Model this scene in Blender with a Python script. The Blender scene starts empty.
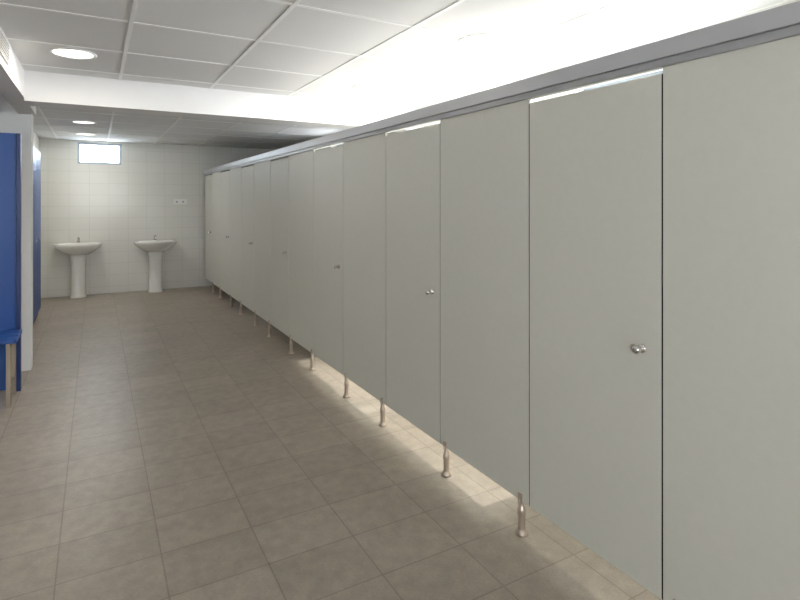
import bpy, bmesh, math
from mathutils import Vector, Matrix

scene = bpy.context.scene
scene.view_settings.view_transform = 'Standard'
scene.view_settings.look = 'None'
scene.view_settings.exposure = 0.25

# ------------------------------------------------------------------ materials
def new_mat(name):
    m = bpy.data.materials.new(name); m.use_nodes = True
    nt = m.node_tree
    return m, nt, nt.nodes['Principled BSDF']

def plain(name, col, rough=0.5, metal=0.0, noise=0.04, scale=6.0, spec=0.5):
    m, nt, b = new_mat(name)
    b.inputs['Roughness'].default_value = rough
    b.inputs['Metallic'].default_value = metal
    b.inputs['Specular IOR Level'].default_value = spec
    tc = nt.nodes.new('ShaderNodeTexCoord')
    n = nt.nodes.new('ShaderNodeTexNoise'); n.inputs['Scale'].default_value = scale
    n.inputs['Detail'].default_value = 4
    nt.links.new(tc.outputs['Object'], n.inputs['Vector'])
    mx = nt.nodes.new('ShaderNodeMix'); mx.data_type = 'RGBA'
    mx.inputs['A'].default_value = (*[c*(1-noise) for c in col], 1)
    mx.inputs['B'].default_value = (*[min(1, c*(1+noise)) for c in col], 1)
    nt.links.new(n.outputs['Fac'], mx.inputs['Factor'])
    nt.links.new(mx.outputs['Result'], b.inputs['Base Color'])
    return m

def emis(name, col, strength):
    m, nt, b = new_mat(name)
    b.inputs['Base Color'].default_value = (.9, .9, .9, 1)
    b.inputs['Emission Color'].default_value = (*col, 1)
    b.inputs['Emission Strength'].default_value = strength
    return m

def tile_mat(name, plane, w, h, c1, c2, grout, mortar, rough, off=(0, 0), offset=0.0, bump=0.15,
             speck=0.0, streak=0.0, spec=0.5):
    m, nt, b = new_mat(name)
    L = nt.links.new
    tc = nt.nodes.new('ShaderNodeTexCoord')
    sp = nt.nodes.new('ShaderNodeSeparateXYZ'); L(tc.outputs['Object'], sp.inputs[0])
    cb = nt.nodes.new('ShaderNodeCombineXYZ')
    a = {'XY': ('X', 'Y'), 'XZ': ('X', 'Z'), 'YZ': ('Y', 'Z'), 'YX': ('Y', 'X')}[plane]
    for i, ax in enumerate(a):
        ad = nt.nodes.new('ShaderNodeMath'); ad.operation = 'ADD'
        ad.inputs[1].default_value = off[i] + 50*[w, h][i]
        L(sp.outputs[ax], ad.inputs[0]); L(ad.outputs[0], cb.inputs[i])
    br = nt.nodes.new('ShaderNodeTexBrick')
    br.offset = offset; br.squash = 1.0
    br.inputs['Scale'].default_value = 1.0
    br.inputs['Brick Width'].default_value = w
    br.inputs['Row Height'].default_value = h
    br.inputs['Mortar Size'].default_value = mortar
    br.inputs['Mortar Smooth'].default_value = 0.2
    br.inputs['Color1'].default_value = (*c1, 1)
    br.inputs['Color2'].default_value = (*c2, 1)
    br.inputs['Mortar'].default_value = (*grout, 1)
    L(cb.outputs[0], br.inputs['Vector'])
    col = br.outputs['Color']
    if speck:
        for sc, amt, st in ((2.2, speck*.6, 1), (14, speck*.8, 1), (60, speck, 4 if streak else 1)):
            mp = nt.nodes.new('ShaderNodeMapping'); mp.inputs['Scale'].default_value = (1, st, 1)
            L(tc.outputs['Object'], mp.inputs[0])
            n = nt.nodes.new('ShaderNodeTexNoise'); n.inputs['Scale'].default_value = sc
            n.inputs['Detail'].default_value = 5
            L(mp.outputs[0], n.inputs['Vector'])
            r = nt.nodes.new('ShaderNodeMapRange')
            r.inputs[1].default_value = .3; r.inputs[2].default_value = .7
            r.inputs[3].default_value = 1-amt; r.inputs[4].default_value = 1+amt
            L(n.outputs['Fac'], r.inputs[0])
            vm = nt.nodes.new('ShaderNodeVectorMath'); vm.operation = 'SCALE'
            L(col, vm.inputs[0]); L(r.outputs[0], vm.inputs['Scale'])
            col = vm.outputs[0]
    L(col, b.inputs['Base Color'])
    b.inputs['Roughness'].default_value = rough
    b.inputs['Specular IOR Level'].default_value = spec
    bp = nt.nodes.new('ShaderNodeBump'); bp.inputs['Strength'].default_value = bump
    bp.inputs['Distance'].default_value = 0.002; bp.invert = True
    L(br.outputs['Fac'], bp.inputs['Height']); L(bp.outputs[0], b.inputs['Normal'])
    return m

M_floor = tile_mat('floor_tiles', 'XY', .41, .31, (.36, .31, .255), (.325, .28, .23), (.24, .208, .17), .0035, .40,
                   off=(.15, .1), offset=.0, speck=.13, streak=1)
M_walltile = tile_mat('wall_tiles_white', 'XZ', .30, .20, (.80, .80, .76), (.785, .785, .745), (.66, .66, .62), .003, .18, off=(.1, .08))
M_walltileY = tile_mat('wall_tiles_white_side', 'YZ', .30, .20, (.80, .80, .76), (.785, .785, .745), (.66, .66, .62), .003, .18, off=(.1, .08))
M_plaster = plain('white_plaster', (.84, .84, .84), .7, noise=.02)
M_ceil = plain('ceiling_tile', (.78, .78, .77), .9, noise=.04, scale=120)
M_grid = plain('ceiling_tbar_white', (.92, .92, .91), .5)
M_panel = plain('laminate_grey', (.705, .70, .635), .45, noise=.03, scale=30, spec=.4)
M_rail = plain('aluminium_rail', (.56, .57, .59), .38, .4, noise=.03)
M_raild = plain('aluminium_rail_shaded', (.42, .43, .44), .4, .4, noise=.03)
M_dark = plain('gap_shade', (.012, .012, .012), .9, spec=.05)  # near-black, stands in for the shade in the door gaps
M_steel = plain('brushed_steel', (.56, .48, .41), .35, .8, noise=.05)
M_chrome = plain('chrome', (.7, .68, .66), .15, 1.0)
M_black = plain('dark_slot', (.02, .02, .02), .6)
M_ceramic = plain('white_ceramic', (.86, .86, .84), .1, noise=.01)
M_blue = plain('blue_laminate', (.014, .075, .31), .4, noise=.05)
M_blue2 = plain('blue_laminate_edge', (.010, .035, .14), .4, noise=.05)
M_wood = plain('bench_leg_metal', (.36, .31, .25), .4, .4)
M_pvc = plain('window_frame_white', (.46, .53, .62), .35)
M_plate = plain('socket_plastic', (.88, .88, .86), .3)
M_vent = plain('vent_paint', (.70, .70, .69), .5)
M_lamp = emis('lamp_diffuser', (1, .93, .78), 6)
M_lampdim = emis('lamp_diffuser_dim', (1, .95, .85), 2.0)
M_glass, nt, b = new_mat('window_glass')
b.inputs['Transmission Weight'].default_value = 1; b.inputs['Roughness'].default_value = 0.0
b.inputs['IOR'].default_value = 1.02; b.inputs['Base Color'].default_value = (.95, .98, 1, 1)

# ------------------------------------------------------------------ mesh helpers
def obj_from_bm(bm, name, mat, parent=None, smooth=False):
    me = bpy.data.meshes.new(name)
    bmesh.ops.recalc_face_normals(bm, faces=bm.faces)
    bm.to_mesh(me); bm.free()
    if isinstance(mat, (list, tuple)):
        for m in mat: me.materials.append(m)
    else:
        me.materials.append(mat)
    if smooth:
        for p in me.polygons: p.use_smooth = True
    o = bpy.data.objects.new(name, me)
    scene.collection.objects.link(o)
    if parent: o.parent = parent
    return o

def add_box(bm, x0, x1, y0, y1, z0, z1, mi=0, bevel=0):
    r = bmesh.ops.create_cube(bm, size=1)
    vs = r['verts']
    for v in vs:
        v.co = Vector((x0+(v.co.x+.5)*(x1-x0), y0+(v.co.y+.5)*(y1-y0), z0+(v.co.z+.5)*(z1-z0)))
    fs = {f for v in vs for f in v.link_faces}
    for f in fs: f.material_index = mi
    if bevel:
        es = {e for v in vs for e in v.link_edges}
        r = bmesh.ops.bevel(bm, geom=list(es), offset=bevel, segments=2, affect='EDGES', profile=.5)
        for f in r['faces']: f.material_index = mi

def boxes(name, lst, mat, parent=None, bevel=0):
    bm = bmesh.new()
    for bx in lst: add_box(bm, *bx[:6], mi=(bx[6] if len(bx) > 6 else 0), bevel=bevel)
    return obj_from_bm(bm, name, mat, parent)

def add_lathe(bm, prof, origin, axis='Z', seg=28, mi=0):
    """prof list of (radius, height)"""
    rings = []
    for r, h in prof:
        ring = []
        for i in range(seg):
            a = 2*math.pi*i/seg
            c, s = r*math.cos(a), r*math.sin(a)
            p = {'Z': (c, s, h), 'X': (h, c, s), 'Y': (c, h, s)}[axis]
            ring.append(bm.verts.new(Vector(origin)+Vector(p)))
        rings.append(ring)
    for a, b_ in zip(rings, rings[1:]):
        for i in range(seg):
            f = bm.faces.new((a[i], a[(i+1) % seg], b_[(i+1) % seg], b_[i])); f.smooth = True; f.material_index = mi
    for rg in (rings[0], rings[-1]):
        f = bm.faces.new(rg); f.material_index = mi

def loft(bm, rings, cap=True, mi=0):
    vr = [[bm.verts.new(p) for p in r] for r in rings]
    n = len(vr[0])
    for a, b_ in zip(vr, vr[1:]):
        for i in range(n):
            f = bm.faces.new((a[i], a[(i+1) % n], b_[(i+1) % n], b_[i])); f.smooth = True; f.material_index = mi
    if cap:
        bm.faces.new(vr[0]); bm.faces.new(vr[-1])

def tube(bm, pts, rad, seg=12, mi=0):
    rings = []
    for i, p in enumerate(pts):
        p = Vector(p)
        t = (Vector(pts[min(i+1, len(pts)-1)])-Vector(pts[max(i-1, 0)])).normalized()
        u = t.cross(Vector((1, 0, 0)))
        if u.length < .1: u = t.cross(Vector((0, 1, 0)))
        u.normalize(); w = t.cross(u)
        r = rad[i] if isinstance(rad, (list, tuple)) else rad
        rings.append([p+u*r*math.cos(2*math.pi*k/seg)+w*r*math.sin(2*math.pi*k/seg) for k in range(seg)])
    loft(bm, rings, mi=mi)

def empty(name, loc=(0, 0, 0)):
    e = bpy.data.objects.new(name, None); e.location = loc
    e.empty_display_size = .1
    scene.collection.objects.link(e)
    return e

# ------------------------------------------------------------------ dimensions
PX = 1.793           # front face of cubicle fronts
BACK = 10.75
REAR = -2.6
RIGHT = 3.25
LX = -0.50           # left opening line
LFAR = -0.81         # far left wall
LROOM = -4.2
CEIL = 2.66
BEAMZ = 2.417
PT = 2.10            # panel top
PB = 0.165           # panel bottom

# ------------------------------------------------------------------ shell
boxes('floor', [(LROOM-.15, RIGHT+.2, REAR-.15, BACK+.2, -.1, 0)], M_floor)
boxes('ceiling', [(LROOM-.15, RIGHT+.2, REAR-.15, BACK+.2, CEIL, CEIL+.1)], M_ceil)

# back wall with window opening
wx0, wx1, wz0, wz1 = -.275, .395, 2.255, 2.62
boxes('wall_back', [
    (LROOM, wx0, BACK, BACK+.2, 0, CEIL), (wx1, RIGHT, BACK, BACK+.2, 0, CEIL),
    (wx0, wx1, BACK, BACK+.2, 0, wz0), (wx0, wx1, BACK, BACK+.2, wz1, CEIL)], M_walltile)
# right wall with clerestory windows
wins = [(0.1, 1.3), (1.8, 3.0), (3.5, 4.7), (7.2, 8.0)]
z0w, z1w = 1.95, 2.50
segs = []; prev = REAR
for a, b2 in wins:
    segs.append((RIGHT, RIGHT+.2, prev, a, 0, CEIL))
    segs.append((RIGHT, RIGHT+.2, a, b2, 0, z0w)); segs.append((RIGHT, RIGHT+.2, a, b2, z1w, CEIL))
    prev = b2
segs.append((RIGHT, RIGHT+.2, prev, BACK, 0, CEIL))
boxes('wall_right', segs, M_walltileY)
# rear wall, with an unseen opening added for the fill light
boxes('wall_rear', [
    (LROOM, -2.2, REAR-.15, REAR, 0, CEIL), (1.2, RIGHT, REAR-.15, REAR, 0, CEIL),
    (-2.2, 1.2, REAR-.15, REAR, 0, 1.2), (-2.2, 1.2, REAR-.15, REAR, 2.3, CEIL)], M_plaster)
boxes('wall_left', [(LROOM-.15, LROOM, REAR, BACK, 0, CEIL)], M_plaster)
boxes('wall_left_far', [(LFAR-.12, LFAR, 6.4, BACK, 0, CEIL)], M_walltileY)
boxes('wall_left_cross', [(LROOM, -.54, 6.22, 6.40, 0, CEIL)], M_plaster)
boxes('trim_lintel_left', [(LX-.14, LX, REAR, 6.22, 2.44, CEIL)], M_plaster)
boxes('trim_ceiling_beam', [(LX, RIGHT, 5.23, 5.50, BEAMZ, CEIL)], M_plaster)

# ceiling T-bar grid
lst = []
gx = .18; sp = .74
t = .012
def gridregion(x0, x1, y0, y1, ys):
    n = int(math.floor((x0-gx)/sp))
    for k in range(n, n+20):
        x = gx+k*sp
        if x0+.05 < x < x1-.05: lst.append((x-t, x+t, y0, y1, CEIL-.004, CEIL+.002))
    y = ys
    while y < y1-.05:
        if y > y0+.05: lst.append((x0, x1, y-t, y+t, CEIL-.0035, CEIL+.002))
        y += sp
gridregion(LX, RIGHT, REAR, 5.23, REAR+.2)
gridregion(LFAR, RIGHT, 5.50, BACK, 5.50+.4)
gridregion(LROOM, LX-.14, REAR, 6.22, REAR+.2)
boxes('ceiling_grid', lst, M_grid)

# ------------------------------------------------------------------ windows
def window_y(name, x0, x1, z0, z1, y, s=.045):
    """window in a wall of constant y"""
    e = empty(name)
    fr = [(x0, x1, y, y+.06, z0, z0+s), (x0, x1, y, y+.06, z1-s, z1),
          (x0, x0+s, y, y+.06, z0+s, z1-s), (x1-s, x1, y, y+.06, z0+s, z1-s)]
    boxes('frame', fr, M_pvc, e, .004)
    boxes('glass', [(x0+s, x1-s, y+.028, y+.032, z0+s, z1-s)], M_glass, e)
    return e
def window_x(name, y0, y1, z0, z1, x, s=.05):
    e = empty(name)
    ym = (y0+y1)/2
    fr = [(x, x+.06, y0, y1, z0, z0+s), (x, x+.06, y0, y1, z1-s, z1),
          (x, x+.06, y0, y0+s, z0+s, z1-s), (x, x+.06, y1-s, y1, z0+s, z1-s),
          (x, x+.06, ym-s/2, ym+s/2, z0+s, z1-s)]
    boxes('frame', fr, M_pvc, e, .004)
    return e
window_y('window_1', wx0, wx1, wz0, wz1, BACK+.02, .035)
for i, (a, b2) in enumerate(wins):
    window_x('window_%d' % (i+2), a, b2, z0w, z1w, RIGHT+.10)
e = window_y('window_6', -2.2, 1.2, 1.2, 2.3, REAR-.12, .06)  # unseen window, added to go with the rear fill lamp

# ------------------------------------------------------------------ cubicle fronts
MOD = 1.455
D0 = 1.239           # near edge of first door
TH = .013
doors = [(D0+MOD*n, D0+MOD*n+.70) for n in range(-2, 7)]
def foot(bm, y, z1=PB):
    x = PX+TH/2
    add_lathe(bm, [(.030, 0), (.030, .008), (.026, .016), (.019, .022), (.017, .03), (.017, .095), (.0195, .10), (.0195, .125),
                   (.0145, .13), (.0145, z1+.004)], (x, y, 0), mi=0)
    add_box(bm, x-.013, x-.0065, y-.013, y+.013, z1-.015, z1+.035)   # clamp front
for (a, b2) in doors:
    # leaf
    e = empty('cubicle_door')
    bb = min(b2, BACK-.03)
    boxes('leaf', [(PX, PX+TH, a+.008, bb-.008, PB, PT-.020)], M_panel, e)
    bm = bmesh.new()
    hy, hz = a+.085, 1.06
    add_lathe(bm, [(.017, 0), (.017, -.006), (.013, -.009), (.008, -.010), (.008, -.022), (.0145, -.026), (.0165, -.034),
                   (.0145, -.044), (.006, -.047)], (PX, hy, hz), 'X')
    # inner thumb-turn
    add_lathe(bm, [(.020, TH), (.020, TH+.008), (.010, TH+.010), (.010, TH+.03)], (PX, hy, hz), 'X')
    obj_from_bm(bm, 'knob', M_chrome, e)
    bm = bmesh.new()
    add_lathe(bm, [(.0135, -.003), (.0135, -.007), (.012, -.0072)], (PX, hy+.035, hz-.004), 'X', 20)
    obj_from_bm(bm, 'lock_indicator', M_steel, e)
    # near-black strips added in and behind the gaps so they read as shade
    boxes('gap_shade_strip', [(PX+.003, PX+TH+.008, a+.0002, a+.0078, PB, PT-.022), (PX+.003, PX+TH+.008, bb-.0078, bb-.0002, PB, PT-.022),
                           (PX+TH+.001, PX+TH+.012, a-.02, a+.02, PB, PT-.03), (PX+TH+.001, PX+TH+.012, bb-.02, bb+.02, PB, PT-.03)], M_dark, e)
    # fixed panel between this door and the next one
    p0, p1 = b2, b2-.70+MOD
    if p0 < BACK-.4:
        pe = empty('partition_panel')
        boxes('sheet', [(PX, PX+TH, p0, p1, PB, PT)], M_panel, pe)
        bm = bmesh.new()
        foot(bm, p0+.055); foot(bm, p1-.055)
        obj_from_bm(bm, 'feet', M_steel, pe)
        ym = p0+.36
        boxes('divider', [(PX+TH, RIGHT-.025, ym-.0065, ym+.0065, PB, PT-.02)], M_panel, pe)
        bm = bmesh.new()
        add_lathe(bm, [(.03, 0), (.03, .006), (.013, .02), (.013, PB+.003)], (PX+.9, ym, 0))
        obj_from_bm(bm, 'rear_foot', M_steel, pe)
# head rail: two stepped aluminium profiles
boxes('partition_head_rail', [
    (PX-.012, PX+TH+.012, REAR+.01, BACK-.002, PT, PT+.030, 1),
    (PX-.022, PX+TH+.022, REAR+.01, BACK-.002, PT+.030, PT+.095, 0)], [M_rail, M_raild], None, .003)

# ------------------------------------------------------------------ washbasins
def dring(cx, yb, w, dpt, z, n=40, k=2.6):
    """D shaped ring: flat-ish back at yb, bulging to -y"""
    pts = []
    for i in range(n):
        a = 2*math.pi*i/n
        c, s = math.cos(a), math.sin(a)
        x = math.copysign(abs(c)**(2/k), c)*w/2
        if s >= 0:
            y = yb-dpt*.42+math.copysign(abs(s)**(2/5.0), s)*dpt*.42
        else:
            y = yb-dpt*.42-abs(s)**(2/2.2)*dpt*.58
        pts.append(Vector((cx+x, y, z)))
    return pts
def washbasin(cx):
    e = empty('washbasin', (cx, BACK, 0))
    R = .905
    bm = bmesh.new()
    yb = -.003
    rings = [dring(0, yb-.04, .22, .24, R-.20), dring(0, yb-.02, .32, .32, R-.185), dring(0, yb-.01, .50, .43, R-.13),
             dring(0, yb, .64, .49, R-.075), dring(0, yb, .685, .51, R-.045), dring(0, yb, .70, .52, R-.012),
             dring(0, yb, .695, .515, R), dring(0, yb-.008, .67, .50, R+.003),
             dring(0, yb-.11, .58, .36, R-.003), dring(0, yb-.12, .55, .335, R-.02), dring(0, yb-.14, .44, .27, R-.09),
             dring(0, yb-.17, .22, .17, R-.135), dring(0, yb-.22, .05, .05, R-.14)]
    loft(bm, rings)
    obj_from_bm(bm, 'basin', M_ceramic, e)
    bm = bmesh.new()
    rings = [dring(0, -.07, .255, .255, 0), dring(0, -.07, .25, .25, .02), dring(0, -.08, .225, .215, .05), dring(0, -.08, .21, .20, .25),
             dring(0, -.08, .215, .20, .45), dring(0, -.07, .23, .23, .62), dring(0, -.06, .26, .26, R-.17)]
    loft(bm, rings)
    obj_from_bm(bm, 'pedestal', M_ceramic, e)
    bm = bmesh.new()
    add_lathe(bm, [(.030, 0), (.030, .008), (.023, .015), (.023, .06), (.025, .07), (.014, .08)], (0, -.062, R+.002))
    tube(bm, [(0, -.07, R+.035), (0, -.11, R+.05), (0, -.15, R+.052), (0, -.18, R+.042)], [.013, .012, .011, .011])
    tube(bm, [(0, -.062, R+.08), (0, -.085, R+.09), (0, -.125, R+.10)], [.012, .008, .007])
    obj_from_bm(bm, 'tap', M_chrome, e)
    bm = bmesh.new()
    add_lathe(bm, [(.022, 0), (.022, .004), (.012, .005)], (0, -.235, R-.141))
    obj_from_bm(bm, 'drain', M_chrome, e)
    return e
washbasin(-.26)
washbasin(.93)

# ------------------------------------------------------------------ wall sockets
e = empty('wall_socket', (1.36, BACK, 1.60))
boxes('plate', [(-.115, .115, -.012, 0, -.048, .048)], M_plate, e, .003)
bm = bmesh.new()
for sx in (-.055, .055):
    add_lathe(bm, [(.017, -.0125), (.017, -.014), (.015, -.0142)], (sx, 0, 0), 'Y', 24)
obj_from_bm(bm, 'recess', M_raild, e)

# ------------------------------------------------------------------ vent grille
e = empty('air_vent_grille', (LX, 3.78, 2.565))
boxes('frame', [(0, .012, -.5, .5, -.072, -.058), (0, .012, -.5, .5, .058, .072), (0, .012, -.5, -.486, -.058, .058), (0, .012, .486, .5, -.058, .058)], M_vent, e)
boxes('backing', [(0, .002, -.486, .486, -.058, .058)], M_black, e)
boxes('slats', [(.002, .011, -.486, .486, -.05+i*.02, -.041+i*.02) for i in range(6)], M_vent, e)

# ------------------------------------------------------------------ left side: blue cubicle panel, bench, far blue panels
e = empty('blue_changing_cubicle')
boxes('front_panel', [(-2.4, -.575, 5.60, 5.615, 0.02, 2.19)], M_blue, e, .001)
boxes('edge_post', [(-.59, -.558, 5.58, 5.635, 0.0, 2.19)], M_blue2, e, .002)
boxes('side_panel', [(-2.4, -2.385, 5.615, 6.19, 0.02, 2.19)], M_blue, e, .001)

e = empty('changing_bench')
boxes('seat', [(-2.2, -.545, 5.18, 5.30, .495, .53), (-2.2, -.545, 5.32, 5.44, .495, .53), (-2.2, -.545, 5.46, 5.56, .495, .53)], M_blue, e, .004)
leg = []
for x in (-.60, -1.4, -2.15):
    leg += [(x-.016, x+.016, 5.20, 5.232, 0, .47), (x-.016, x+.016, 5.50, 5.532, 0, .47), (x-.016, x+.016, 5.19, 5.55, .465, .495), (x-.012, x+.012, 5.23, 5.50, .12, .15)]
boxes('legs', leg, M_wood, e, .003)

e = empty('blue_locker_row')
L0 = 7.85
LB = LFAR+.03
lb = []
for i in range(3):
    lb.append((-.70, -.684, L0+i*.45+.004, L0+(i+1)*.45-.004, .10, 2.30))
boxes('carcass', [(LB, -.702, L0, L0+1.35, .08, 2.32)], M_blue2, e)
boxes('doors', lb, M_blue, e, .002)
boxes('plinth', [(LB, -.72, L0+.01, L0+1.34, 0, .08)], M_black, e)
bm = bmesh.new()
for i in range(3):
    add_lathe(bm, [(.012, 0), (.012, .012), (.008, .014)], (-.684, L0+i*.45+.06, 1.1), 'X', 16)
obj_from_bm(bm, 'locks', M_chrome, e)

# ------------------------------------------------------------------ recessed downlights
def downlight(x, y, watt, mat, r=.13, col=(1, .93, .80)):
    e = empty('recessed_downlight', (x, y, CEIL))
    bm = bmesh.new()
    seg = 36
    # trim ring
    prof = [(r+.018, 0), (r+.018, -.006), (r+.004, -.010), (r-.006, -.006), (r-.008, -.001)]
    rings = [[Vector((a*math.cos(2*math.pi*i/seg), a*math.sin(2*math.pi*i/seg), h)) for i in range(seg)] for a, h in prof]
    loft(bm, rings, cap=False)
    obj_from_bm(bm, 'trim_ring', M_grid, e)
    bm = bmesh.new()
    add_lathe(bm, [(r-.007, -.0005), (r-.007, -.003)], (0, 0, 0), seg=seg)
    obj_from_bm(bm, 'diffuser', mat, e)
    if watt:
        l = bpy.data.lights.new('lamp', 'AREA'); l.shape = 'DISK'; l.size = 2*r-.03
        l.energy = watt; l.color = col
        lo = bpy.data.objects.new('lamp', l); lo.location = (0, 0, -.014); lo.parent = e
        scene.collection.objects.link(lo)
downlight(-.14, 4.46, 7, M_lamp)
downlight(-.14, 8.28, 8, M_lampdim)
downlight(-.14, 9.75, 8, M_lampdim)
downlight(-.14, .9, 3, M_lamp)
downlight(2.18, .9, 14, M_lamp, col=(1, .97, .92))
downlight(2.18, 2.80, 34, M_lamp, col=(1, .97, .92))
downlight(2.18, 4.47, 34, M_lamp, col=(1, .97, .92))

# ------------------------------------------------------------------ daylight
def area(name, loc, rot, sx, sy, watt, col):
    l = bpy.data.lights.new(name, 'AREA'); l.shape = 'RECTANGLE'; l.size = sx; l.size_y = sy
    l.energy = watt; l.color = col
    o = bpy.data.objects.new(name, l); o.location = loc; o.rotation_euler = rot
    scene.collection.objects.link(o); return o
day = (.98, .985, 1.0)
for i, (a, b2) in enumerate(wins):
    # outside the pane, facing -X
    area('daylight_window', (RIGHT+.19, (a+b2)/2, (z0w+z1w)/2), (0, math.radians(90), 0), z1w-z0w-.02, b2-a-.02, (3, 30, 50, 10)[i], day)
area('daylight_back', ((wx0+wx1)/2, BACK+.17, (wz0+wz1)/2), (math.radians(-90), 0, 0), wx1-wx0-.02, wz1-wz0-.02, 18, (.85, .93, 1))
area('rear_fill', (-.5, REAR-.14, 1.75), (math.radians(90), 0, 0), 3.3, 1.05, 66, (1, .98, .95))  # added fill lamp behind the camera, brightens panels and corridor

w = bpy.data.worlds.new('sky'); scene.world = w; w.use_nodes = True
bg = w.node_tree.nodes['Background']
bg.inputs['Color'].default_value = (.82, .90, 1, 1)
bg.inputs['Strength'].default_value = 2.6

# ------------------------------------------------------------------ camera
cam = bpy.data.cameras.new('camera')
co = bpy.data.objects.new('camera', cam)
scene.collection.objects.link(co)
cam.sensor_width = 36; cam.lens = 36*540/800
cam.shift_y = -99/800
cam.clip_start = .05
co.location = (0, 0, 1.615)
co.rotation_euler = (math.radians(90), 0, -math.atan(304/540))
scene.camera = co
